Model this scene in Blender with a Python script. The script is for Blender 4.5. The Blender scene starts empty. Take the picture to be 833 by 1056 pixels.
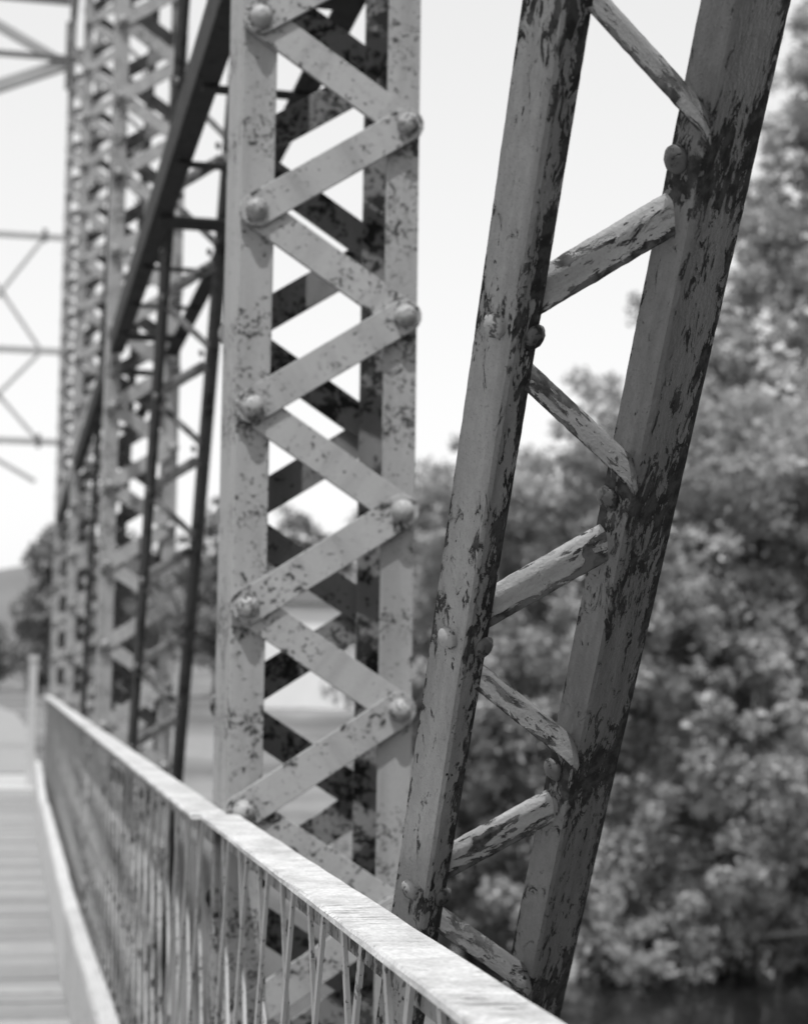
import bpy, bmesh, math, random
import numpy as np
from mathutils import Vector, Matrix, Quaternion
random.seed(7); rng = np.random.default_rng(11)
S = bpy.context.scene
COL = S.collection
R = math.radians

# ------------------------------------------------------------------ helpers
class MB:
    """collects verts / faces, builds ONE mesh object"""
    def __init__(s): s.v = []; s.f = []; s.sm = []
    def add(s, vs, fs, smooth=False):
        o = len(s.v); s.v += [tuple(p) for p in vs]
        for f in fs: s.f.append(tuple(i + o for i in f)); s.sm.append(smooth)
    def box(s, x0, x1, y0, y1, z0, z1):
        vs = [(x, y, z) for x in (x0, x1) for y in (y0, y1) for z in (z0, z1)]
        s.add(vs, [(0,1,3,2), (4,6,7,5), (0,4,5,1), (2,3,7,6), (0,2,6,4), (1,5,7,3)])
    def bar(s, a, b, w, t, up=(0, 0, 1)):
        """rectangular bar from a to b; w across (side), t along 'up'"""
        a = Vector(a); b = Vector(b); d = (b - a).normalized(); up = Vector(up)
        sd = d.cross(up).normalized(); u = sd.cross(d).normalized()
        vs = []
        for p in (a, b):
            for i, j in ((-1,-1), (1,-1), (1,1), (-1,1)): vs.append(p + sd*(w/2*i) + u*(t/2*j))
        s.add(vs, [(3,2,1,0), (4,5,6,7), (0,1,5,4), (1,2,6,5), (2,3,7,6), (3,0,4,7)])
    def extrude(s, prof, z0, z1, n=1, jit=0.0, smooth=False):
        """closed xy profile (counter-clockwise) swept along z"""
        m = len(prof); vs = []
        for k in range(n + 1):
            z = z0 + (z1 - z0)*k/n
            for (x, y) in prof:
                vs.append((x + random.uniform(-jit, jit), y + random.uniform(-jit, jit), z))
        fs = []
        for k in range(n):
            for i in range(m):
                j = (i + 1) % m; fs.append((k*m + i, k*m + j, (k+1)*m + j, (k+1)*m + i))
        fs.append(tuple(range(m))[::-1]); fs.append(tuple(n*m + i for i in range(m)))
        s.add(vs, fs, smooth)
    def tube(s, pts, rad, n=8, smooth=True):
        pts = [Vector(p) for p in pts]; vs = []; m = len(pts)
        for k, p in enumerate(pts):
            d = (pts[min(k+1, m-1)] - pts[max(k-1, 0)]).normalized()
            a = d.cross(Vector((0.3, 0.9, 0.2))).normalized(); b = d.cross(a)
            for i in range(n):
                t = 2*math.pi*i/n; vs.append(p + (a*math.cos(t) + b*math.sin(t))*rad[k])
        fs = [(k*n+i, k*n+(i+1) % n, (k+1)*n+(i+1) % n, (k+1)*n+i) for k in range(m-1) for i in range(n)]
        fs += [tuple(range(n))[::-1], tuple((m-1)*n+i for i in range(n))]
        s.add(vs, fs, smooth)
    def dome(s, c, axis, r, h, n=16, m=6, jit=.035):
        c = Vector(c); ax = Vector(axis).normalized(); a = ax.orthogonal().normalized(); b = ax.cross(a)
        vs = []; fs = []
        for k in range(m):
            t = (math.pi/2)*k/m
            rr = r*math.cos(t)**0.8*random.uniform(1 - jit, 1 + jit); hh = h*math.sin(t)*random.uniform(1 - jit, 1 + jit)
            for i in range(n):
                q = 2*math.pi*i/n; vs.append(c + (a*math.cos(q) + b*math.sin(q))*rr*random.uniform(1 - jit, 1 + jit) + ax*hh)
        vs.append(c + ax*h)
        for k in range(m-1):
            for i in range(n): fs.append((k*n+i, k*n+(i+1) % n, (k+1)*n+(i+1) % n, (k+1)*n+i))
        for i in range(n): fs.append(((m-1)*n+i, (m-1)*n+(i+1) % n, m*n))
        s.add(vs, fs, True)
    def mesh(s, name, mat):
        me = bpy.data.meshes.new(name); me.from_pydata(s.v, [], s.f)
        me.polygons.foreach_set('use_smooth', s.sm); me.materials.append(mat); me.update()
        bm = bmesh.new(); bm.from_mesh(me); bmesh.ops.recalc_face_normals(bm, faces=bm.faces); bm.to_mesh(me); bm.free()
        return me
    def build(s, name, mat, parent=None, bevel=0, loc=(0, 0, 0)):
        return link(name, s.mesh(name, mat), parent, bevel, loc)

def link(name, me, parent=None, bevel=0, loc=(0, 0, 0), rot=(0, 0, 0)):
    o = bpy.data.objects.new(name, me); COL.objects.link(o)
    o.parent = parent; o.location = loc; o.rotation_euler = rot
    if bevel:
        m = o.modifiers.new('Bevel', 'BEVEL'); m.width = bevel; m.segments = 2; m.limit_method = 'ANGLE'; m.harden_normals = False
    return o
def empty(name, loc, rot=(0, 0, 0)):
    o = bpy.data.objects.new(name, None); COL.objects.link(o); o.location = loc; o.rotation_euler = rot
    o.empty_display_size = .2
    return o
def tag(o, label, cat, group=None, kind=None):
    if label: o['label'] = label
    if cat: o['category'] = cat
    if group: o['group'] = group
    if kind: o['kind'] = kind
    return o
def structure(o): o['kind'] = 'structure'; return o
def copy_tree(o, parent=None):
    c = o.copy(); COL.objects.link(c); c.parent = parent
    for ch in [q for q in o.children]: copy_tree(ch, c)
    return c

# ------------------------------------------------------------------ materials (all grey: the photograph is black and white)
class NT:
    def __init__(s, name):
        s.m = bpy.data.materials.new(name); s.m.use_nodes = True; s.t = s.m.node_tree
        s.t.nodes.clear(); s.out = s.n('ShaderNodeOutputMaterial'); s.b = s.n('ShaderNodeBsdfPrincipled')
        s.l(s.b.outputs[0], s.out.inputs[0])
    def n(s, k, **kw):
        o = s.t.nodes.new(k)
        for a, b in kw.items(): setattr(o, a, b)
        return o
    def l(s, a, b): s.t.links.new(a, b)
    def put(s, sock, v):
        if hasattr(v, 'links'): s.l(v, sock)
        elif isinstance(v, (tuple, list)): sock.default_value = v
        else: sock.default_value = v
    def math(s, op, a, b=0.0, c=None, clamp=False):
        o = s.n('ShaderNodeMath', operation=op, use_clamp=clamp); s.put(o.inputs[0], a); s.put(o.inputs[1], b)
        if c is not None: s.put(o.inputs[2], c)
        return o.outputs[0]
    def coord(s, scale=(1, 1, 1), rnd=True, world=False, rot=(0, 0, 0)):
        if world: v = s.n('ShaderNodeNewGeometry').outputs['Position']
        else: v = s.n('ShaderNodeTexCoord').outputs['Object']
        if rnd and not world:
            oi = s.n('ShaderNodeObjectInfo'); k = s.math('MULTIPLY', oi.outputs['Random'], 37.0)
            vm = s.n('ShaderNodeVectorMath', operation='ADD'); s.l(v, vm.inputs[0]); s.l(k, vm.inputs[1]); v = vm.outputs[0]
        mp = s.n('ShaderNodeMapping'); s.l(v, mp.inputs[0]); mp.inputs['Scale'].default_value = scale; mp.inputs['Rotation'].default_value = rot
        return mp.outputs[0]
    def noise(s, vec, scale, detail=6, rough=.6, dist=0.0):
        o = s.n('ShaderNodeTexNoise'); s.l(vec, o.inputs['Vector']); o.inputs['Scale'].default_value = scale
        o.inputs['Detail'].default_value = detail; o.inputs['Roughness'].default_value = rough; o.inputs['Distortion'].default_value = dist
        return o.outputs['Fac']
    def ramp(s, fac, lo, hi, a=0.0, b=1.0):
        o = s.n('ShaderNodeMapRange', interpolation_type='SMOOTHSTEP'); s.put(o.inputs[0], fac)
        o.inputs[1].default_value = lo; o.inputs[2].default_value = hi; o.inputs[3].default_value = a; o.inputs[4].default_value = b
        return o.outputs[0]
    def mix(s, fac, a, b):
        o = s.n('ShaderNodeMix', data_type='FLOAT'); s.put(o.inputs[0], fac); s.put(o.inputs[2], a); s.put(o.inputs[3], b)
        return o.outputs[0]
    def base(s, val): s.l(val, s.b.inputs['Base Color']) if hasattr(val, 'links') else s.put(s.b.inputs['Base Color'], (val, val, val, 1))
    def bump(s, h, dist, strength=1.0):
        o = s.n('ShaderNodeBump'); o.inputs['Distance'].default_value = dist; o.inputs['Strength'].default_value = strength
        s.l(h, o.inputs['Height']); s.l(o.outputs[0], s.b.inputs['Normal'])

def flat(name, v, rough=.8, var=.25, scale=4):
    t = NT(name); c = t.coord(); n = t.noise(c, scale, 5)
    t.base(t.mix(n, v*(1-var), v*(1+var))); t.b.inputs['Roughness'].default_value = rough
    t.bump(t.noise(c, scale*12, 4), .002, .4)
    return t.m

def speckled_paint(name, paint, rust, thr=.6, density=.14, scale=62., world=True, rough=.5, joints=None, ends=None):
    """old sprayed paint breaking out in rust specks and blotches"""
    t = NT(name); c = t.coord(world=world)
    big = t.noise(c, 3.2, 4); mid = t.noise(c, 11., 4, .6, .4)
    sp = t.noise(c, scale, 5, .62); sp2 = t.noise(c, scale*.32, 6, .68, .6)
    k = t.math('ADD', t.math('MULTIPLY', t.math('SUBTRACT', big, .5), density*2.2), t.math('MULTIPLY', t.math('SUBTRACT', mid, .5), density*2.0))
    if joints:                                  # rust gathers round the riveted joints
        z0, pitch, wid, amt = joints
        sx = t.n('ShaderNodeSeparateXYZ'); t.l(t.n('ShaderNodeNewGeometry').outputs['Position'], sx.inputs[0])
        d = t.math('PINGPONG', t.math('SUBTRACT', sx.outputs[2], z0 - 40*pitch), pitch/2)
        k = t.math('ADD', k, t.ramp(d, .01, wid, amt, -amt*.25))
    if ends:
        half, wid, amt = ends
        sx = t.n('ShaderNodeSeparateXYZ'); t.l(t.n('ShaderNodeTexCoord').outputs['Object'], sx.inputs[0])
        d = t.math('SUBTRACT', half, t.math('ABSOLUTE', sx.outputs[0]))
        k = t.math('ADD', k, t.ramp(d, .0, wid, amt, 0))
    a = t.math('ADD', sp, k); b = t.math('ADD', sp2, k)
    m1 = t.ramp(a, thr, thr + .035); m2 = t.ramp(b, thr + .015, thr + .045)
    mask = t.math('MAXIMUM', t.math('MULTIPLY', m1, .8), m2)
    halo = t.ramp(b, thr - .07, thr + .01)
    stain = t.noise(t.coord((9, 9, 1.1), world=world), 1.7, 5, .6)
    p = t.mix(big, paint*.86, paint*1.1)
    p = t.math('MULTIPLY', p, t.mix(t.ramp(stain, .4, .75), 1.05, .78))
    p = t.math('MULTIPLY', p, t.mix(halo, 1.0, .82))
    fine = t.noise(c, 240., 3, .6)
    p = t.math('MULTIPLY', p, t.mix(fine, .88, 1.1))
    t.base(t.mix(mask, p, t.mix(fine, rust*.6, rust*1.5)))
    t.l(t.mix(mask, rough, .9), t.b.inputs['Roughness'])
    h = t.math('ADD', t.math('MULTIPLY', mask, -.55), t.math('ADD', t.math('MULTIPLY', fine, .28), t.math('MULTIPLY', sp2, .35)))
    t.bump(h, .0022, .8)
    return t.m

def peeling_paint(name, paint, rust, axis, thr=.57, stretch=.16, edges=None, under=None, big_amt=.35, scale=75., joints=None):
    """thick old paint peeling off in flakes drawn out along one axis of the member; edges = list of (axis, value) wear lines"""
    t = NT(name); sc = [1, 1, 1]; sc[axis] = stretch
    c = t.coord(tuple(sc)); c1 = t.coord()
    big = t.noise(c1, 4.5, 4, .55); fl = t.noise(c, scale, 6, .62, .35); fl2 = t.noise(c, scale*.4, 7, .66, .8)
    k = t.math('MULTIPLY', t.math('SUBTRACT', big, .5), big_amt)
    if edges:
        sx = t.n('ShaderNodeSeparateXYZ'); t.l(t.n('ShaderNodeTexCoord').outputs['Object'], sx.inputs[0])
        wob = t.math('MULTIPLY', t.math('SUBTRACT', t.noise(c1, 28, 4), .5), .006)
        for (ax, val, wid, amt) in edges:
            d = t.math('ABSOLUTE', t.math('SUBTRACT', t.math('ADD', sx.outputs[ax], wob), val))
            k = t.math('ADD', k, t.ramp(d, 0.0, wid, amt, 0.0))
    if joints:                                   # rust packed round the riveted joints
        z0, pitch, wid, amt = joints
        sz = t.n('ShaderNodeSeparateXYZ'); t.l(t.n('ShaderNodeTexCoord').outputs['Object'], sz.inputs[0])
        d = t.math('PINGPONG', t.math('SUBTRACT', sz.outputs[2], z0 - 20*pitch), pitch/2)
        k = t.math('ADD', k, t.ramp(t.math('ADD', d, t.math('MULTIPLY', t.math('SUBTRACT', big, .5), .08)), .015, wid, amt, 0))
    a = t.math('ADD', fl, k); b = t.math('ADD', fl2, k)
    m1 = t.ramp(a, thr + .04, thr + .055); m2 = t.ramp(b, thr, thr + .014)
    mask = t.math('MAXIMUM', m1, m2)
    lip = t.math('SUBTRACT', t.ramp(b, thr - .028, thr - .006), m2, clamp=True)
    stain = t.noise(t.coord(tuple([14 if i_ != axis else 1.5 for i_ in range(3)])), 2.0, 5, .6)
    fine = t.noise(c1, 260., 3, .6); streak = t.noise(c, 130., 4, .55)
    p = t.mix(big, paint*.84, paint*1.14)
    p = t.math('MULTIPLY', p, t.mix(streak, .78, 1.2)); p = t.math('MULTIPLY', p, t.mix(fine, .86, 1.12))
    p = t.math('MULTIPLY', p, t.mix(lip, 1.0, 1.45))
    p = t.math('MULTIPLY', p, t.mix(t.ramp(stain, .35, .7), 1.12, .74))
    pit = t.ramp(t.noise(c1, 420., 2, .5), .60, .72); p = t.math('MULTIPLY', p, t.mix(pit, 1.0, .72))
    r = t.math('MULTIPLY', t.mix(fine, rust*.6, rust*1.6), t.mix(t.ramp(t.noise(c1, 55., 4, .6), .4, .62), .6, 2.6))
    if under:
        um = t.ramp(t.noise(c1, 19., 4), .5, .6); r = t.mix(um, r, under)
    t.base(t.mix(mask, p, r))
    t.l(t.mix(mask, .36, .88), t.b.inputs['Roughness'])
    h = t.math('ADD', t.math('MULTIPLY', mask, -1.0), t.math('ADD', t.math('MULTIPLY', streak, .35), t.math('MULTIPLY', lip, .4)))
    t.bump(t.math('ADD', h, t.math('MULTIPLY', fine, .25)), .0032, .95)
    return t.m

def weathered_wood(name, v, grain_axis, gap=.5, dark=.35, rough=.8, fine=1.0):
    t = NT(name); sc = [26., 26., 26.]; sc[grain_axis] = 1.3
    c = t.coord(tuple(sc)); c1 = t.coord()
    g = t.noise(c, 3.0*fine, 6, .65, .3); big = t.noise(c1, 2.2, 4); crack = t.ramp(t.noise(c, 5.5*fine, 5, .55, .2), .60, .68)
    p = t.mix(g, v*.78, v*1.2); p = t.math('MULTIPLY', p, t.mix(big, .82, 1.15))
    p = t.math('MULTIPLY', p, t.mix(t.n('ShaderNodeNewGeometry').outputs['Random Per Island'], .78, 1.15))
    t.base(t.mix(t.math('MULTIPLY', crack, .8), p, v*dark)); t.b.inputs['Roughness'].default_value = rough
    t.bump(t.math('SUBTRACT', g, crack), .002, .7)
    return t.m

M = {}
M['post'] = speckled_paint('grey_paint_with_rust_specks', .31, .04, thr=.606, scale=115., joints=(1.15, .4055/2, .06, .05))
M['lace'] = speckled_paint('grey_paint_on_lacing', .35, .035, thr=.615, world=False, scale=90., ends=(.187, .07, .06))
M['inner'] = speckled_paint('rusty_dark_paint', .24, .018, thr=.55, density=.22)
M['rivet'] = speckled_paint('rivet_paint', .36, .05, thr=.58, scale=110.)
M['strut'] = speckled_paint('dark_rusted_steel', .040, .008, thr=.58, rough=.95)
M['darkdiag'] = speckled_paint('shaded_diagonal_paint', .075, .015, thr=.58, rough=.9)  # shade of the far diagonals put into the paint, with rust specks
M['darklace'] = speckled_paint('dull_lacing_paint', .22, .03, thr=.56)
M['frame'] = flat('pale_weathered_steel', .34, .6)
M['frame_dark'] = flat('dark_weathered_steel', .12, .6)
M['rail'] = speckled_paint('railing_paint', .42, .06, thr=.615, density=.16, scale=90., world=True)
M['stanchion'] = speckled_paint('stanchion_paint', .22, .03, thr=.57)

def cap_mat():
    t = NT('white_cracked_paint'); c = t.coord((5, 60, 60), rot=(0, 0, R(-14))); c1 = t.coord()
    big = t.noise(c1, 5., 5, .6, .3); cr = t.noise(c, 3.2, 6, .66, .5); fine = t.noise(c1, 190., 4, .6)
    k = t.math('ADD', cr, t.math('MULTIPLY', t.math('SUBTRACT', big, .5), .42))
    mask = t.ramp(k, .62, .67); soft = t.ramp(k, .50, .68)
    p = t.mix(t.ramp(t.noise(c1, 9., 6, .7, .6), .35, .65), .45, .66); p = t.math('MULTIPLY', p, t.mix(t.ramp(fine, .3, .7), .78, 1.12)); p = t.math('MULTIPLY', p, t.mix(soft, 1.0, .74))
    t.base(t.mix(mask, p, .13)); t.b.inputs['Roughness'].default_value = .6
    t.bump(t.math('ADD', t.math('MULTIPLY', mask, -1.), t.math('ADD', t.math('MULTIPLY', cr, .6), t.math('MULTIPLY', fine, .3))), .002, .8)
    return t.m
M['cap'] = cap_mat()
M['plank'] = weathered_wood('grey_deck_planks', .29, 0, rough=.85)
M['timber'] = weathered_wood('pale_guard_timber', .47, 1, rough=.8)

def leaf_mat(name, lo, hi):
    t = NT(name); g = t.n('ShaderNodeNewGeometry')
    t.base(t.mix(g.outputs['Random Per Island'], lo, hi)); t.b.inputs['Roughness'].default_value = .45
    tr = t.n('ShaderNodeBsdfTranslucent'); tr.inputs[0].default_value = (hi*.9, hi*.9, hi*.9, 1)
    mx = t.n('ShaderNodeMixShader'); mx.inputs[0].default_value = .35
    t.l(t.b.outputs[0], mx.inputs[1]); t.l(tr.outputs[0], mx.inputs[2]); t.l(mx.outputs[0], t.out.inputs[0])
    return t.m
M['leaf'] = leaf_mat('foliage', .19, .50)
M['leaf_pale'] = leaf_mat('pale_foliage', .20, .58)
M['leaf_shade_tree'] = leaf_mat('shade_tree_foliage', .05, .10)  # dark foliage of the unseen trees added for shade
M['leaf_far'] = leaf_mat('far_foliage', .13, .27)
M['bark'] = flat('bark', .12, .9, .4, 9)
M['twig'] = flat('pale_bark', .30, .8, .3, 9)
M['wall'] = flat('whitewashed_wall', .72, .9, .08, 1)
M['roof'] = flat('slate_roof', .10, .8)
M['concrete'] = flat('concrete', .46, .85, .15, 2)
M['road'] = flat('gravel_road', .27, .9, .15, .6)
M['hill'] = flat('hill_woods_and_fields', .13, .95, .6, .02)

def ground_mat():
    t = NT('grass_and_bank'); c = t.coord(world=True)
    a = t.noise(c, .16, 5, .6); b = t.noise(c, 1.6, 6, .65); d = t.noise(t.coord((.02, .14, .1), world=True), 1., 4)
    v = t.mix(t.ramp(a, .35, .65), .11, .21); v = t.math('MULTIPLY', v, t.mix(b, .6, 1.35)); v = t.math('MULTIPLY', v, t.mix(t.ramp(d, .4, .6), .75, 1.25))
    t.base(v); t.b.inputs['Roughness'].default_value = .95; t.bump(b, .15, .6)
    return t.m
M['ground'] = ground_mat()
def water_mat():
    t = NT('dark_river_water'); c = t.coord((1, .5, 1), world=True)
    t.base(.012); t.b.inputs['Roughness'].default_value = .07; t.b.inputs['IOR'].default_value = 1.33
    t.bump(t.math('ADD', t.noise(c, 2.2, 4), t.math('MULTIPLY', t.noise(c, .5, 2), 1.5)), .05, .5)
    return t.m
M['water'] = water_mat()

# ------------------------------------------------------------------ bridge dimensions (metres; y runs along the bridge, z = 0 on the deck)
P = 5.68                       # panel length
Y0 = 3.64                      # near face of the first post
DEP = .27                      # post depth
XL, XR = .428, .802            # outer faces of the truss
ZB, ZT = -.95, 8.95            # posts from bottom chord to top chord
XM = (XL + XR)/2

# ------------------------------------------------------------------ laced posts
NPITCH = .4055
BW, BT = .070, .010
xa, xb = .459 - XM, .772 - XM                       # rivet lines of the near face
dz = NPITCH/2
BL = math.hypot(xb - xa, dz); BA = math.atan2(dz, xb - xa)

def stadium_mesh(name, L, w, t, mat, seg=8):
    b = MB(); prof = []
    for k in range(seg + 1):
        q = -math.pi/2 + math.pi*k/seg; prof.append((L/2 + w/2*math.cos(q), w/2*math.sin(q)))
    for k in range(seg + 1):
        q = math.pi/2 + math.pi*k/seg; prof.append((-L/2 + w/2*math.cos(q), w/2*math.sin(q)))
    n = len(prof); vs = [(x, -t/2, z) for x, z in prof] + [(x, t/2, z) for x, z in prof]
    fs = [tuple(range(n)), tuple(range(2*n - 1, n - 1, -1))] + [(i, (i+1) % n, n + (i+1) % n, n + i) for i in range(n)]
    b.add(vs, fs); return b.mesh(name, mat)
bar_front = stadium_mesh('lacing_bar', BL, BW, BT, M['lace'])
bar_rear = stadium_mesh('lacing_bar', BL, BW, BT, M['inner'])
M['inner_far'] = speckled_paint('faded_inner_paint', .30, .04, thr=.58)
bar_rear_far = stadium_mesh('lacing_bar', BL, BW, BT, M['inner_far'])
rv = MB(); rv.dome((0, 0, 0), (0, -1, 0), .0235, .024); rivet_front = rv.mesh('rivet', M['rivet'])
rv = MB(); rv.dome((0, 0, 0), (0, 1, 0), .0235, .024); rivet_rear = rv.mesh('rivet', M['rivet'])

def channel_prof(s):
    """toes point inwards; s=-1 left channel, +1 right; local origin at post centre"""
    xo = s*(XR - XL)/2; fl = .070; tw = .010; h = DEP/2
    p = [(xo, -h), (xo, h), (xo - s*fl, h), (xo - s*fl, h - .010), (xo - s*tw, h - .014), (xo - s*tw, -h + .014), (xo - s*fl, -h + .010), (xo - s*fl, -h)]
    return p
def make_post():
    root = empty('laced_post', (XM, Y0 + DEP/2, ZB))
    H = ZT - ZB
    for s in (-1, 1):
        b = MB(); b.extrude(channel_prof(s), 0, H, 40, .0007)
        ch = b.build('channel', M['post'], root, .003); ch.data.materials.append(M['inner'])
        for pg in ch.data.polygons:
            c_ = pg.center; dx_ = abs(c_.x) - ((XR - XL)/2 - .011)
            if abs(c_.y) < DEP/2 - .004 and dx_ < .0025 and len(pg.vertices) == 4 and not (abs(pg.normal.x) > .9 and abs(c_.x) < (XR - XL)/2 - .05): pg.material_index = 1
    # near face, left rivets at z = 1.18 + k*pitch, right rivets half a pitch later
    for face in (0, 1):
        z0 = (1.176 + face*dz) - ZB
        k0 = -int((z0 - .1)/dz); k0 -= k0 % 2
        k = k0
        if z0 + k*dz < .05: k += 2
        while True:
            za = z0 + k*dz; zb = za + dz
            if zb > H - .1: break
            asc = (k % 2 == 0)
            xL0, xR0 = (xa, xb) if face == 0 else (xa - .010, xb)
            ang = -BA if asc else BA
            lay = BT*(1.5 if asc else .5) + .0004
            y = (-DEP/2 - lay) if face == 0 else (DEP/2 + lay)
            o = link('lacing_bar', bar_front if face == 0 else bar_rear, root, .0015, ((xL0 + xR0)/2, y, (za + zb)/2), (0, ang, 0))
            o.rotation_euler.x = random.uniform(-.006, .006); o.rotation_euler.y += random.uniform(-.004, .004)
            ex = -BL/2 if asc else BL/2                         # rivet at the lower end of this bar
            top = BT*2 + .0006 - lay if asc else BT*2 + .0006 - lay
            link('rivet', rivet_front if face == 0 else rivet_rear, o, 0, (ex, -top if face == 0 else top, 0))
            k += 1
    return root
post = make_post()
post_labels = ['nearest laced steel post with rust specked zigzag bars and domed rivets beside railing joint',
               'second laced post from camera, pale and blurred, just behind the dark thin diagonal',
               'third laced post from camera, pale and narrow between two other blurred posts',
               'farthest pale laced post at the far end of the railing, carrying overhead bracing']
for i, lb in enumerate(post_labels):
    o = post if i == 0 else copy_tree(post)
    o.location.y = Y0 + DEP/2 + i*P
    tag(o, lb, 'bridge post', 'laced posts of the truss')
    if i:
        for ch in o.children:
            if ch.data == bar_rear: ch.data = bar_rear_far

# ------------------------------------------------------------------ laced diagonals (two angles with stout bent lacing)
TH = math.atan(1/1.574)
BASE = Vector((.633, 3.50, 1.148 - 1.574*(3.50 - 2.39)))
AL = 9.3
DAX = Vector((-.0409, -.6335, .7727)).normalized()
DBASE = Vector((.633, 2.3905, 1.148)) - DAX*2.0; DP = .42
A_ROT = R(55)
tA = Vector((math.cos(A_ROT), -math.sin(A_ROT))); tB = Vector((math.sin(A_ROT), math.cos(A_ROT)))
def angle_prof(wA, wB, t=.010):
    # local x along leg A from its free edge to the ridge, y back along leg B
    r = .004
    return [(0, 0), (wA - r, 0), (wA, r), (wA, wB), (wA - t, wB), (wA - t, t), (0, t)]
def dmat(wA, wB, nm, p, jn):
    return peeling_paint(nm, p, .022, 2, thr=.615, stretch=.36, edges=[(0, 0.0, .006, .09), (0, wA, .005, .05), (1, wB, .026, .12)], big_amt=.36, scale=150., joints=jn)
AWL, BWL, AWR, BWR = .055, .038, .044, .090
PL = Vector((-.1255, .012)); PR = Vector((.055, .020))
M['drivet'] = speckled_paint('worn_rivet_paint', .30, .03, thr=.57, world=False, scale=90.)
M['drivet_dark'] = speckled_paint('rusty_rivet_paint', .11, .02, thr=.58, world=False, scale=90.)
M['diagL'] = dmat(AWL, BWL, 'peeling_grey_paint', .29, (2.04, .42, .07, .035))
M['diagR'] = dmat(AWR, BWR, 'peeling_grey_paint_worn', .20, (2.225, .42, .085, .12))
M['dlaceA'] = peeling_paint('flaking_paint_sunlit', .40, .035, 0, thr=.57, stretch=.34, under=.13, big_amt=.55, scale=120., edges=[(2, -.017, .012, .16)])  # ascending bars: sunlit tone put into the paint
M['dlaceD'] = peeling_paint('flaking_rusty_paint_shaded', .24, .028, 0, thr=.55, stretch=.34, under=.10, big_amt=.5, scale=120., edges=[(2, -.012, .010, .14)])  # descending bars: shade put into the darker paint, besides the rust
RT = Matrix.Rotation(A_ROT, 2)

def sweep_bar(pts, w, t, tilt, front):
    """rounded flat bar through local points; mesh in frame: x along first->last, broad face tilted"""
    pts = [Vector(p) for p in pts]; n = 28
    # dense resample
    d = [0]
    for a, b in zip(pts, pts[1:]): d.append(d[-1] + (b - a).length)
    res = []
    for k in range(n + 1):
        s = d[-1]*k/n
        i = max(j for j in range(len(d) - 1) if d[j] <= s + 1e-9); u = (s - d[i])/(d[i+1] - d[i]); res.append(pts[i].lerp(pts[i+1], u))
    for _ in range(2):
        res = [res[0]] + [(res[k-1] + res[k]*2 + res[k+1])/4 for k in range(1, n)] + [res[-1]]
    org = (res[0] + res[-1])/2; ax = (res[-1] - res[0]).normalized()
    fr = (front - ax*front.dot(ax)).normalized(); up = fr.cross(ax).normalized()
    if up.z < 0: up = -up
    Mx = Matrix((ax, fr, up)).transposed()     # columns
    prof = []; m = 16
    for i in range(m):
        q = 2*math.pi*i/m; cx = abs(math.cos(q))**.22*math.copysign(1, math.cos(q)); sy = abs(math.sin(q))**.22*math.copysign(1, math.sin(q))
        prof.append((cx*w/2, sy*t/2))
    ct, st = math.cos(tilt), math.sin(tilt)
    vs = []
    for k, p in enumerate(res):
        sc = 1.0
        for (a, b) in prof:
            b2 = b + random.uniform(-.0003, .0003); a2 = a*sc + random.uniform(-.0005, .0005)
            z = a2*ct + b2*st; y = -a2*st*-1*1.0 + b2*ct        # broad face normal leans up and towards the viewer
            q = Mx.transposed() @ (p - org)
            vs.append((q.x, q.y + y, q.z + z))
    fs = [(k*m+i, k*m+(i+1) % m, (k+1)*m+(i+1) % m, (k+1)*m+i) for k in range(n) for i in range(m)]
    fs += [tuple(range(m)), tuple(n*m+i for i in range(m))]
    return vs, fs, org, Mx

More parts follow.
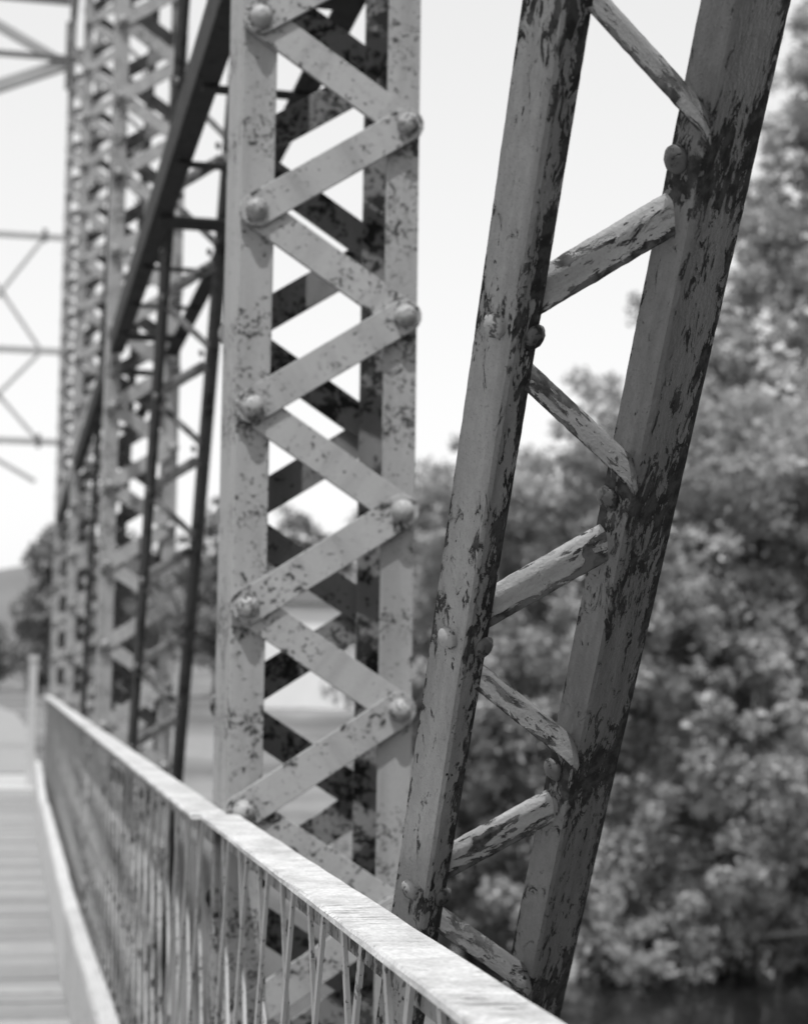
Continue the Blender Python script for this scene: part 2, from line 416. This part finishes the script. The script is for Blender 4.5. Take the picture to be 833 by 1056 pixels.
def make_diag():
    root = empty('laced_diagonal', DBASE)
    xx = (Vector((1, 0, 0)) - DAX*DAX.x).normalized(); yy = DAX.cross(xx)
    root.rotation_euler = Matrix((xx, yy, DAX)).transposed().to_euler()
    for (pp, wA, wB, mt) in ((PL, AWL, BWL, 'diagL'), (PR, AWR, BWR, 'diagR')):
        b = MB(); b.extrude(angle_prof(wA, wB), 0, AL, 900, .00022)
        o = b.build('angle_bar', M[mt], root); o.location = (pp.x, pp.y, 0); o.rotation_euler = (0, 0, -A_ROT)
    ridL = PL + tA*AWL; ridR = PR + tA*AWR
    nA = Vector((-tB.x, -tB.y, 0)); nBn = Vector((tA.x, tA.y, 0))
    sl = [2.025 + DP*k for k in range(-4, 20)]; sr = [2.225 + DP*k for k in range(-4, 20)]
    def P3(v, s): return Vector((v.x, v.y, s))
    lm = {}
    faceB = PL + tA*(AWL - .006) + tB*(BWL + .010)
    endA = PR + tA*(AWR*.72) - Vector((nA.x, nA.y))*.004
    front = Vector((-.35, -.85, .0))
    for k in range(len(sl)):
        for kind in ('asc', 'desc'):
            if kind == 'asc':      # from the left bar up to the right bar
                a = P3(faceB, sl[k] + .055); b = P3(endA, sr[k] - .050)
                if b.z < a.z: pass
                pts = [a, a.lerp(b, .5), b, b + Vector((.004, .006, .003))]
                w, t, tilt, mt = .033, .015, R(30), 'dlaceA'
            else:                  # from the right bar (below) up to the left bar
                if k == 0: continue
                a = P3(faceB, sl[k] - .055); b = P3(endA, sr[k-1] + .050)
                pts = [a, a.lerp(b, .5), a.lerp(b, .93), b, b + Vector((.008, -.006, -.020))]
                w, t, tilt, mt = .025, .013, R(36), 'dlaceD'
            if a.z > AL - .1 or b.z > AL - .1: continue
            pts = [a - (b - a).normalized()*.045] + pts
            vs, fs, org, Mx = sweep_bar(pts, w, t, tilt, front)
            if kind not in lm:
                mb = MB(); mb.add(vs, fs, True); lm[kind] = mb.mesh('lacing_bar', M[mt])
            o = link('lacing_bar', lm[kind], root, 0, org, Mx.to_euler())
            if kind == 'asc':
                cl = PL + tA*(AWL*.5); mb_ = rivet_d[0]
                link('rivet', mb_, root, 0, P3(cl, sl[k] + .016))
                cb = ridL + tB*(.031); link('rivet', rivet_d[1], root, 0, P3(cb, sl[k] + .006))
                cr = PR + tA*(.009); link('rivet', rivet_d[2], root, 0, P3(cr, sr[k]))
    return root
rivet_d = []
for nrm, r, h in ((-tB, .0150, .010), (tA, .0145, .009), (-tB, .0150, .007)):
    mb = MB(); mb.dome((0, 0, 0), (nrm.x, nrm.y, 0), r, h, 18, 6, .07); rivet_d.append(mb.mesh('rivet', M['drivet'] if h == .010 else M['drivet_dark']))
diag = make_diag()
tag(diag, 'nearest inclined laced brace in sharp focus with peeling paint, leaning toward the camera', 'diagonal brace', 'laced diagonals of the truss')
dark = {}
def slim(ch):
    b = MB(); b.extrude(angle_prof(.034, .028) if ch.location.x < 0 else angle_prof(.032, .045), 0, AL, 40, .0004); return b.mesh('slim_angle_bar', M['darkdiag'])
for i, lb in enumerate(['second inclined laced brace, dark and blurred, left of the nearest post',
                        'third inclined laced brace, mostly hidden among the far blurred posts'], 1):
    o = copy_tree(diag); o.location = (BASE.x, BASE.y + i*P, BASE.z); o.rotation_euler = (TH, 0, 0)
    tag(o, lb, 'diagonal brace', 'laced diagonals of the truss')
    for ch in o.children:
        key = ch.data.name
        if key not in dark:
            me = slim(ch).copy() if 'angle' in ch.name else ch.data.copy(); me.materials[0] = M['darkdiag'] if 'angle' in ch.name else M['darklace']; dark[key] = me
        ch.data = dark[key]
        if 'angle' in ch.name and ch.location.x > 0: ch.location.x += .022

# ------------------------------------------------------------------ longitudinal struts at mid height
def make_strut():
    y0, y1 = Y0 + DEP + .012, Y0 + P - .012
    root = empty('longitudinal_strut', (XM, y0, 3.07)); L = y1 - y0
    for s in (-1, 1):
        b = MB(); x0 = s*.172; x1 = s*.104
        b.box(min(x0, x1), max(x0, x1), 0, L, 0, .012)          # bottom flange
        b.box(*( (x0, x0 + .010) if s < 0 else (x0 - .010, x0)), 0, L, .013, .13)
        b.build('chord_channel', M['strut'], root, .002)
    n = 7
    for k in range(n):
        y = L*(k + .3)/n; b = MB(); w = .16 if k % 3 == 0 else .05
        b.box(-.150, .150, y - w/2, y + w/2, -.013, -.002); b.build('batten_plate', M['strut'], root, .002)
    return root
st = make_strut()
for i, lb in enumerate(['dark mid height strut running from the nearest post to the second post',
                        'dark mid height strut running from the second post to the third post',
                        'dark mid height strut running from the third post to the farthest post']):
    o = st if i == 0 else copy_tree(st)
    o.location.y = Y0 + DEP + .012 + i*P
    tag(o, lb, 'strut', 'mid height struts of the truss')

# top and bottom chord of the truss
for nm, z0, z1, lb in (('top_chord', 8.96, 9.20, 'steel top chord resting on the heads of the laced posts'),
                       ('bottom_chord', -1.20, -.96, 'steel bottom chord under the feet of the laced posts')):
    root = empty(nm, (XM, -2.2, z0)); L = 23.2
    for s in (-1, 1):
        b = MB(); x0 = s*.187; x1 = s*.11; b.box(min(x0, x1), max(x0, x1), 0, L, 0, z1 - z0); b.build('chord_channel', M['frame'], root, .004)
    tag(root, lb, 'truss chord')

# ------------------------------------------------------------------ lattice railing
RL = 5.62; CAPZ = 1.170
def make_rail():
    root = empty('lattice_railing', (.40, Y0 + .03, 0))
    b = MB(); n = 60
    # cap: flat plate with slightly uneven edges
    prof = [(-.030, CAPZ - .009), (-.028, CAPZ - .011), (.044, CAPZ - .011), (.046, CAPZ - .009), (.046, CAPZ - .003), (.043, CAPZ), (-.027, CAPZ), (-.030, CAPZ - .003)]
    vs = []
    for k in range(n + 1):
        y = RL*k/n
        for (x, z) in prof: vs.append((x + random.uniform(-.0009, .0009), y, z + random.uniform(-.0006, .0006)))
    m = len(prof); fs = [(k*m+i, k*m+(i+1) % m, (k+1)*m+(i+1) % m, (k+1)*m+i) for k in range(n) for i in range(m)] + [tuple(range(m)), tuple(n*m+i for i in range(m))]
    b.add(vs, fs); b.build('rail_cap', M['cap'], root)
    b = MB(); b.box(.0135, .020, 0, RL, CAPZ - .060, CAPZ - .0115); b.build('top_angle', M['stanchion'], root)
    b = MB(); b.box(.0135, .020, 0, RL, .05, .11); b.build('bottom_angle', M['stanchion'], root)
    zt, zb = CAPZ - .0125, .055; run = (zt - zb)*.40; sp = .262; j = 0
    for s, x in ((1, .010), (-1, .003)):
        y = -run
        while y < RL:
            a = (x, y, zb) if s > 0 else (x, y + run, zb); c = (x, y + run, zt) if s > 0 else (x, y, zt)
            # clip the bar to the panel
            def cut(p, q):
                p = Vector(p); q = Vector(q); t0, t1 = 0., 1.; dy = q.y - p.y
                for lim, sg in ((.01, 1), (RL - .01, -1)):
                    fp = sg*(p.y - lim); fq = sg*(q.y - lim)
                    if fp < 0 and fq < 0: return None
                    if fp < 0: t0 = max(t0, fp/(fp - fq))
                    elif fq < 0: t1 = min(t1, fp/(fp - fq))
                if t1 - t0 < .04: return None
                return p.lerp(q, t0), p.lerp(q, t1)
            r = cut(a, c)
            if r:
                b = MB(); b.bar(r[0], r[1], .017, .0055, up=(1, 0, 0)); b.build('lattice_bar', M['rail'], root); j += 1
            y += sp
    for y in (.05, RL*.5):
        b = MB(); b.box(.021, .033, y - .028, y + .028, -.02, CAPZ - .0115); b.build('stanchion', M['stanchion'], root, .002)
    return root
rail = make_rail()
rl = ['lattice railing stretch reaching from the nearest post to the second post',
      'near lattice railing stretch with cracked white cap in the foreground',
      'lattice railing stretch between the second and third posts',
      'lattice railing stretch ending at the farthest post']
for i, (lb, k, dx) in enumerate(zip(rl, (0, -1, 1, 2), (-.014, .004, -.014, -.012))):
    o = rail if i == 0 else copy_tree(rail)
    o.location = (.40 + dx, Y0 + .03 + k*P + (.0 if k else -.04), 0)
    if k == -1: o.location.y = Y0 + .055 - RL
    tag(o, lb, 'railing', 'lattice railings along the deck')

# ------------------------------------------------------------------ deck and guard timber
b = MB(); y = -3.0
while y < 22.45:
    w = .205 + random.uniform(-.006, .006)
    dzp = random.uniform(-.006, .004)
    b.box(-5.2, .425, y, y + w - .014, -.09, dzp); y += w
o = structure(b.build('deck', M['plank'], None, .004))
def sst_(t): t = max(0., min(1., t)); return t*t*(3 - 2*t)
gl = ['nearest length of pale guard timber along the deck edge at the lower left',
      'middle length of pale guard timber along the deck edge under the railing',
      'far length of pale guard timber reaching the end of the plank deck']
for i, (ya, yb, dx) in enumerate(((-3, 8.6, 0), (8.62, 15.3, .012), (15.32, 22.4, .05))):
    b = MB(); n = 26
    prof = [(.262, .012), (.262, .335), (.270, .352), (.322, .358), (.330, .350), (.330, .012)][::-1]
    vs = []
    for k in range(n + 1):
        yv = (yb - ya)*k/n
        for (x, z) in prof: vs.append((x + (dx*k/n if i == 2 else .012 if i == 1 else .045 - .033*sst_((yv + ya - 4.5)/5)) + random.uniform(-.002, .002) - .3, yv, z + random.uniform(-.003, .003)))
    m = len(prof); fs = [(k*m+q, k*m+(q+1) % m, (k+1)*m+(q+1) % m, (k+1)*m+q) for k in range(n) for q in range(m)] + [tuple(range(m)), tuple(n*m+q for q in range(m))]
    b.add(vs, fs); o = b.build('guard_timber', M['timber'], None, .004, (.3, ya, 0))
    tag(o, gl[i], 'guard timber', 'guard timbers along the deck')

# ------------------------------------------------------------------ overhead bracing
root = empty('portal_bracing', (.40, 20.7, 7.9))
def pb(nm, a, c, w, m='frame_dark'):
    b = MB(); b.bar(Vector(a) - root.location, Vector(c) - root.location, w, w*.8, up=(0, 1, 0)); b.build(nm, M[m], root)
pb('top_strut', (.42, 20.66, 9.13), (-4.9, 20.66, 9.13), .10)
pb('cross_strut', (.42, 20.60, 8.42), (-4.9, 20.60, 8.42), .06)
pb('knee_brace', (.40, 20.66, 8.36), (-1.0, 20.66, 9.08), .10, 'frame')
pb('knee_brace', (.40, 20.66, 8.38), (-1.5, 20.66, 7.55), .13, 'frame')
b = MB(); b.box(-.02, .03, -.12, -.10, .15, .95); b.build('gusset_plate', M['frame_dark'], root)
pb('bottom_strut', (-1.4, 20.66, 7.60), (-4.9, 20.66, 7.60), .10, 'frame')
tag(root, 'overhead portal bracing struts reaching left from the farthest post against the sky', 'bracing')

root = empty('lattice_portal', (.42, 32, 0))
def fb(nm, a, c, w):
    b = MB(); b.bar(Vector(a) - root.location, Vector(c) - root.location, w, w*.8, up=(0, 1, 0)); b.build(nm, M['frame'], root)
for x in (.74, -5.2): fb('portal_post', (x, 32, -.6), (x, 32, 9.1), .16)
for z, w in ((9.03, .09), (7.0, .10), (5.4, .10)): fb('cross_strut', (.66, 32, z), (-5.1, 32, z), w)
for i in range(4):
    x1 = .30 - i*1.36; x0 = x1 - 1.36
    for (z0, z1) in ((7.05, 8.98), (5.45, 6.95)):
        fb('brace', (x0, 31.98, z0), (x1, 31.98, z1), .06); fb('brace', (x0, 32.04, z1), (x1, 32.04, z0), .06)
fb('knee_brace', (.30, 32, 4.7), (-.9, 32, 5.35), .07); fb('knee_brace', (-5.1, 32, 4.7), (-3.9, 32, 5.35), .07)
for z in (9.03, 5.4):
    b = MB(); b.box(-.13, -.05, -.11, -.09, z - .12, z + .12); b.build('gusset_plate', M['frame_dark'], root)
tag(root, 'pale cross braced portal frame standing over the road beyond the bridge end', 'portal frame')

b = MB(); b.extrude([(-.05, -.05), (.05, -.05), (.05, .05), (-.05, .05)], 0, 1.55); b.extrude([(-.065, -.065), (.065, -.065), (.065, .065), (-.065, .065)], 1.55, 1.62)
o = b.build('end_post', M['concrete'], None, .006, (.27, 23.1, 0)); tag(o, 'short pale square post at the roadside where the deck ends', 'post')

# ------------------------------------------------------------------ ground, road, river
def lerp(a, b, t): t = max(0., min(1., t)); return a + (b - a)*t
def sst(t): t = max(0., min(1., t)); return t*t*(3 - 2*t)
def gh(x, y):
    if y < 23.5: base = lerp(-3.6, -4.4, (23.5 - y)/2.0)
    else:
        base = -4.0 + sst((y - 25 - min(6., max(0., x - 3)*1.6))/6)*1.5 + sst((y - 32)/70)*2.2 + sst((y - 90)/160)*1.6
    emb = max(0., abs(x + 2.35) - 3.6)
    e = -.06 - emb*.62
    if y > 22.6: h = max(base, e)
    else: h = base
    yb = -6 + max(0., min(13., (x - 3)*1.3))
    if y < yb: h = max(h, lerp(-4.4, -.1, (-6 - y)/6)) if abs(x + 2.35) < 5 else max(h, lerp(-4.4, -2.2, (yb - y)/7)) if y < 20 else h
    h += .12*math.sin(x*.9 + y*.4)*math.sin(y*.7 - x*.3)*(1 if emb > .3 else 0)
    h += sst((y - 260)/300)*4*(.5 + .5*math.sin(x*.012 + 1))
    return h
xs = [-1600, -900, -500, -300, -200, -140, -100, -70, -50, -35, -25, -18, -13, -10, -8, -7, -6.2, -5.95, -4, -2, 0, 1.0, 1.25, 1.6, 2, 2.5, 3, 3.5, 4, 4.6, 5.2, 6, 7, 8, 9, 10, 11, 12, 13.5, 15, 17, 19, 22, 25, 29, 34, 40, 48, 58, 70, 90, 120, 160, 220, 320, 500, 900, 1600]
ys = [-80, -40, -25, -18, -14, -11, -8.5, -6, -2, 4, 10, 16, 20, 21.5, 22.55, 22.65, 23.5, 24.2, 25, 25.8, 26.6, 27.4, 28.2, 29, 30, 31, 32.5, 34, 36, 39, 43, 48, 55, 63, 73, 85, 100, 120, 145, 180, 230, 300, 380, 480, 600, 800, 1100, 1600, 2400]
vs = [(x, y, gh(x, y)) for y in ys for x in xs]; n = len(xs)
fs = [(j*n+i, j*n+i+1, (j+1)*n+i+1, (j+1)*n+i) for j in range(len(ys)-1) for i in range(n-1)]
b = MB(); b.add(vs, fs, True); structure(b.build('ground', M['ground']))
b = MB(); b.add([(-400, -60, -3.15), (400, -60, -3.15), (400, 45, -3.15), (-400, 45, -3.15)], [(0, 1, 2, 3)]); structure(b.build('river', M['water']))
b = MB(); b.box(-5.3, .75, 22.62, 25.6, -.5, .015)
b.box(-5.3, 1.0, 22.62, 23.2, -4.4, -.52); structure(b.build('abutment', M['concrete'], None, .01))
b = MB(); rp = []
ry = [25.62, 30, 36, 45, 60, 80, 110, 150, 210]
vs = []
for yv in ry:
    bend = -((max(0, yv - 45))**2)*.0011
    vs += [(-5.0 + bend, yv, .03), (.45 + bend, yv, .03)]
b.add(vs, [(2*i, 2*i+1, 2*i+3, 2*i+2) for i in range(len(ry)-1)]); structure(b.build('road', M['road']))
# hills far away
b = MB(); nx = 60; vs = []
for j, (yy, k) in enumerate(((420, 0), (500, .75), (600, 1.0), (760, .5))):
    for i in range(nx + 1):
        x = -700 + 1600*i/nx
        vs.append((x, yy, -3 + k*(33 + 7*math.sin(x*.011 + .6) + 4*math.sin(x*.031) + random.uniform(-.8, .8))))
b.add(vs, [(j*(nx+1)+i, j*(nx+1)+i+1, (j+1)*(nx+1)+i+1, (j+1)*(nx+1)+i) for j in range(3) for i in range(nx)], True)
structure(b.build('hills', M['hill']))

# ------------------------------------------------------------------ trees
def leaves(centres, radii, per, size, flatness=.75):
    """rhombic leaves scattered in small sprays; returns verts, faces arrays"""
    N = len(centres)*per
    c = np.repeat(np.array(centres), per, 0); r = np.repeat(np.array(radii), per)[:, None]
    d = rng.normal(size=(N, 3)); d /= np.linalg.norm(d, axis=1)[:, None] + 1e-9
    p = c + d*r*(rng.random((N, 1))**.5)*np.array([1, 1, flatness])
    nrm = rng.normal(size=(N, 3))*.7 + np.array([-.15, -.45, .5]); nrm /= np.linalg.norm(nrm, axis=1)[:, None]
    t = np.cross(nrm, rng.normal(size=(N, 3))); t /= np.linalg.norm(t, axis=1)[:, None] + 1e-9; u = np.cross(nrm, t)
    L = size*(.6 + .8*rng.random((N, 1))); W = L*(.45 + .2*rng.random((N, 1)))
    v = np.stack([p - t*L/2, p + u*W/2 - t*L*.05, p + t*L/2, p - u*W/2 - t*L*.05], 1).reshape(-1, 3)
    return v
def leaf_obj(v, name, mat, parent):
    n = len(v)//4; me = bpy.data.meshes.new(name); me.vertices.add(len(v)); me.vertices.foreach_set('co', v.astype(np.float32).ravel())
    me.loops.add(n*4); me.loops.foreach_set('vertex_index', np.arange(n*4, dtype=np.int32)); me.polygons.add(n)
    me.polygons.foreach_set('loop_start', np.arange(0, n*4, 4, dtype=np.int32)); me.polygons.foreach_set('loop_total', np.full(n, 4, dtype=np.int32))
    me.materials.append(mat); me.update(calc_edges=True); me.validate()
    return link(name, me, parent)
def tree(name, base, lobes, clumps, per, size, label, mat='leaf', trunk=.16, cr=(.18, .42), group='trees around the river', bark='bark', lean=(0, 0), hollow=.5, limb=1.0):
    """lobes: list of (x, y, z, rx, rz) relative to base"""
    root = empty(name, base)
    w = np.array([l[3]**2*l[4] for l in lobes]); w = w/w.sum(); cs = []; rs = []
    idx = rng.choice(len(lobes), size=clumps, p=w)
    for i in idx:
        lx, ly, lz, rx, rz = lobes[i]
        d = rng.normal(size=3); d /= np.linalg.norm(d); q = hollow + (1.06 - hollow)*rng.random()**.6
        cs.append((lx + d[0]*rx*q, ly + d[1]*rx*q, lz + d[2]*rz*q)); rs.append(rng.uniform(*cr))
    leaf_obj(leaves(cs, rs, per, size), 'crown', M[mat], root)
    b = MB(); top = max(l[2] + l[4]*.5 for l in lobes)
    n = 9; pts = [(lean[0]*k/n + .12*math.sin(k*1.1), lean[1]*k/n + .1*math.cos(k*.9), -.4 + (top + .4)*k/n) for k in range(n + 1)]
    b.tube(pts, [trunk*(1.25 - 1.1*k/n) for k in range(n + 1)])
    for l in lobes:
        z0 = max(.3, l[2] - l[4]*.9 - random.uniform(.2, .8)); k = min(1, max(0, z0/top)); s = Vector((lean[0]*k, lean[1]*k, z0)); e = Vector(l[:3]) + Vector((random.uniform(-.2, .2), 0, l[4]*.4))
        mid = s.lerp(e, .5) + Vector((random.uniform(-.2, .2), random.uniform(-.2, .2), -.12*l[3]))
        b.tube([s, mid, e], [trunk*.5*limb, trunk*.32*limb, trunk*.12*limb], 6)
    for q in range(min(40, clumps//10)):
        l = lobes[idx[q]]; s = Vector(l[:3]); e = Vector(cs[q]); b.tube([s, s.lerp(e, .6) + Vector((0, 0, .1)), e], [trunk*.2, trunk*.12, trunk*.05], 5)
    b.build('trunk', M[bark], root)
    tag(root, label, 'tree', group)
    return root

def blob(n, rx, z0, z1, rl, seed):
    r = random.Random(seed); out = []
    for k in range(n):
        z = z0 + (z1 - z0)*(k + .5)/n; q = r.uniform(0, 6.283); t = (z - z0)/(z1 - z0)
        rad = rx*(.35 + .65*math.sin(math.pi*min(1, .15 + .85*(1 - t))))
        rr = rad*r.uniform(.3, .9)
        out.append((rr*math.cos(q), rr*math.sin(q), z, rl*r.uniform(.75, 1.2), rl*r.uniform(.6, .95)))
    return out
G = 'bushy trees on the far river bank'
T = 'bushy_tree'
tree(T, (7.0, 29.6, -2.9), blob(13, 1.5, .3, 7.6, 1.25, 1), 560, 85, .125, 'bushy tree just left of the sharp brace, behind the nearest post', group=G, mat='leaf')
tree(T, (9.4, 27.9, -3.0), blob(16, 1.8, -.5, 8.6, 1.35, 2), 620, 85, .125, 'bushy pale leaved tree seen between the two bars of the sharp brace', mat='leaf_pale', group=G)
tree(T, (11.4, 27.2, -3.0), blob(16, 1.8, -.5, 8.5, 1.4, 3), 640, 85, .125, 'bushy tree just right of the sharp brace, hanging low over the water', mat='leaf_pale', group=G)
tree(T, (13.3, 27.5, -3.0), blob(16, 1.9, -.5, 8.8, 1.4, 4), 640, 85, .125, 'dense bushy tree at the right edge above the dark water', mat='leaf', group=G)
tree(T, (8.4, 33.0, -2.6), blob(12, 2.0, .6, 7.6, 1.5, 5), 520, 70, .14, 'bushy tree in the second row, glimpsed behind the front bank trees', mat='leaf', group=G)
# tall ragged tree at the right edge
lob = []
rr_ = random.Random(9)
for k in range(60):
    z = 5.0 + 19.5*(k/60)**1.35
    left = -6.0 + .52*max(0, z - 9.5)**.86 - (.5 if z < 10 else 0)        # left outline of the crown at this height
    if k % 4 != 3: lob.append((left + rr_.uniform(.3, 1.3), rr_.uniform(-1.2, 1.2), z, rr_.uniform(.7, 1.15), rr_.uniform(.4, .7)))
    else: lob.append((left + rr_.uniform(2.0, 4.2), rr_.uniform(-1.2, 1.5), z, rr_.uniform(1.0, 1.5), rr_.uniform(.6, 1.0)))
tall = tree('tall_tree', (17.0, 30.5, -2.8), lob, 1900, 60, .125, 'tall ragged tree rising against the sky at the right edge', trunk=.3, cr=(.15, .38), group=None, hollow=.2, limb=.3)
# pale bare branch drooping over the water
root = tall
b = MB()
def rel(p): return Vector(p) - Vector((17.0, 30.5, -2.8))
br = [rel((14.6, 29.6, -1.3)), rel((12.6, 27.6, -1.75)), rel((11.3, 26.7, -2.05)), rel((10.0, 26.3, -2.55)), rel((8.9, 26.2, -2.75))]
b.tube(br, [.10, .075, .06, .045, .02], 8)
b.tube([br[2], rel((11.2, 26.3, -2.45)), rel((12.0, 26.1, -2.35)), rel((12.3, 26.0, -2.2))], [.05, .045, .04, .03], 8)
b.tube([br[3], rel((9.8, 26.2, -2.2)), rel((9.4, 26.1, -2.0))], [.035, .03, .015], 6)
b.build('low_branch', M['twig'], root)
cs = []; rs = []
for k in range(70):
    i = random.randint(0, 3); p = br[i].lerp(br[i+1], random.random()); cs.append((p.x + random.uniform(-.5, .5), p.y + random.uniform(-.5, .3), p.z + random.uniform(-.25, .55))); rs.append(random.uniform(.12, .26))
leaf_obj(leaves(cs, rs, 16, .17), 'branch_foliage', M['leaf_pale'], root)

# unseen trees added right of the bridge to shade the right-facing steel
for (x, y, sd, lb) in ((9.5, -6.5, 41, 'unseen leafy tree added for shade, closest to the bridge'), (14.5, -1.5, 42, 'unseen leafy tree added for shade, farther along the water'), (6.5, -13, 43, 'unseen leafy tree added for shade, behind the railing end')):
    tree(T, (x, y, gh(x, y)), blob(14, 2.6, 1.0, 11.0, 2.0, sd), 420, 40, .30, lb, mat='leaf_shade_tree', group='unseen trees added to shade the steel', cr=(.3, .7), hollow=.3)
# far tree line
FG = 'distant trees beyond the field'
FT = 'distant_tree'
far = [(13.0, 118, 14.5, 3.6, 'distant tree seen between the dark brace and the nearest post'),
       (19.5, 122, 13.0, 3.8, 'distant tree behind the left bars of the nearest post'),
       (25.5, 120, 13.6, 3.8, 'distant tree behind the middle of the nearest post'),
       (31.5, 116, 15.5, 4.2, 'distant tree just right of the nearest post'),
       (2.6, 84, 9.0, 1.7, 'slim distant tree peeping out left of the farthest post'),
       (-2.6, 130, 5.6, 3.0, 'low distant tree at the left edge over the road end'),
       (2.2, 120, 5.2, 2.6, 'low distant tree right of the road end by the farthest post'),
       (7.0, 112, 9.5, 3.0, 'distant tree hidden between the far blurred posts')]
for i, (x, y, h, r_, lb) in enumerate(far):
    z = gh(x, y)
    h = h - z
    tree(FT, (x, y, z), blob(9, r_*.75, h*.16, h*.86, r_*.62, 20 + i), 260, 34, .42, lb, mat='leaf_far', trunk=.25, cr=(.4, .9), group=FG)

# pale farm building in the far field
root = empty('farm_building', (16.6, 98, gh(16.6, 98)))
b = MB(); b.box(-3.6, 3.6, -2.5, 2.5, -1, 5.6); b.add([(-3.6, -2.5, 5.6), (-3.6, 2.5, 5.6), (-3.6, 0, 7.0), (3.6, -2.5, 5.6), (3.6, 2.5, 5.6), (3.6, 0, 7.0)], [(0, 1, 2), (3, 5, 4), (0, 2, 5, 3), (1, 4, 5, 2), (0, 3, 4, 1)]); b.build('wall', M['wall'], root)
b = MB()
for s in (-1, 1):
    b.add([(-3.9, s*2.9, 5.42), (3.9, s*2.9, 5.42), (3.9, 0, 7.06), (-3.9, 0, 7.06), (-3.9, s*2.9, 5.56), (3.9, s*2.9, 5.56), (3.9, 0, 7.2), (-3.9, 0, 7.2)],
          [(0, 1, 2, 3), (4, 5, 6, 7), (0, 1, 5, 4), (1, 2, 6, 5), (2, 3, 7, 6), (3, 0, 4, 7)])
b.build('roof', M['roof'], root)
tag(root, 'pale walled farm building in the field, glimpsed through the lacing of the nearest post', 'building')

# ------------------------------------------------------------------ light
to_sun = Vector((-.15, -.37, .91)).normalized()
sun = bpy.data.lights.new('sun', 'SUN'); sun.energy = 2.5; sun.angle = R(.5); sun.color = (1, 1, 1)
so = bpy.data.objects.new('sun', sun); COL.objects.link(so); so.rotation_euler = to_sun.to_track_quat('Z', 'Y').to_euler(); so.location = (0, 0, 30)
W = bpy.data.worlds.new('World'); S.world = W; W.use_nodes = True; nt = W.node_tree; nt.nodes.clear()
sky = nt.nodes.new('ShaderNodeTexSky'); sky.sky_type = 'NISHITA'; sky.sun_disc = False
sky.sun_elevation = math.asin(to_sun.z); sky.sun_rotation = math.atan2(to_sun.x, to_sun.y) % (2*math.pi)
sky.dust_density = .6; sky.air_density = 1.0
sep = nt.nodes.new('ShaderNodeSeparateColor'); bg = nt.nodes.new('ShaderNodeBackground'); out = nt.nodes.new('ShaderNodeOutputWorld')
# film sees a hazy white sky: blue record of the sky, its range compressed
nt.links.new(sky.outputs[0], sep.inputs[0])
def wm(op, x, v):
    m = nt.nodes.new('ShaderNodeMath'); m.operation = op; nt.links.new(x, m.inputs[0]); m.inputs[1].default_value = v; return m.outputs[0]
sv = wm('MULTIPLY', wm('POWER', wm('MULTIPLY', sep.outputs[2], 1/4.4), .35), 4.4)
nt.links.new(sv, bg.inputs[0]); bg.inputs[1].default_value = .145
nt.links.new(bg.outputs[0], out.inputs[0])
S.view_settings.view_transform = 'Standard'; S.view_settings.look = 'None'; S.view_settings.exposure = .47; S.view_settings.gamma = 1

# ------------------------------------------------------------------ camera
cam = bpy.data.cameras.new('camera'); co = bpy.data.objects.new('camera', cam); COL.objects.link(co)
FPX = 1871.
a = Vector(((12 - 416.5)/FPX, (528 - 690)/FPX, -1.)).normalized()      # bridge axis in camera space
ux = .014; u = Vector((ux, 1, -.0866 - .2162*ux)); u = (u - a*u.dot(a)).normalized(); rr = a.cross(u)
rot = Matrix((rr, a, u))
co.matrix_world = Matrix.Translation((0, 0, 1.45)) @ rot.to_4x4()
cam.sensor_fit = 'VERTICAL'; cam.sensor_height = 36; cam.sensor_width = 36; cam.lens = FPX/1056*36
cam.clip_start = .05; cam.clip_end = 5000
cam.dof.use_dof = True; cam.dof.focus_distance = 2.15; cam.dof.aperture_fstop = cam.lens/1000/.0112
cam.dof.aperture_blades = 0
S.camera = co
S.render.engine = 'CYCLES'
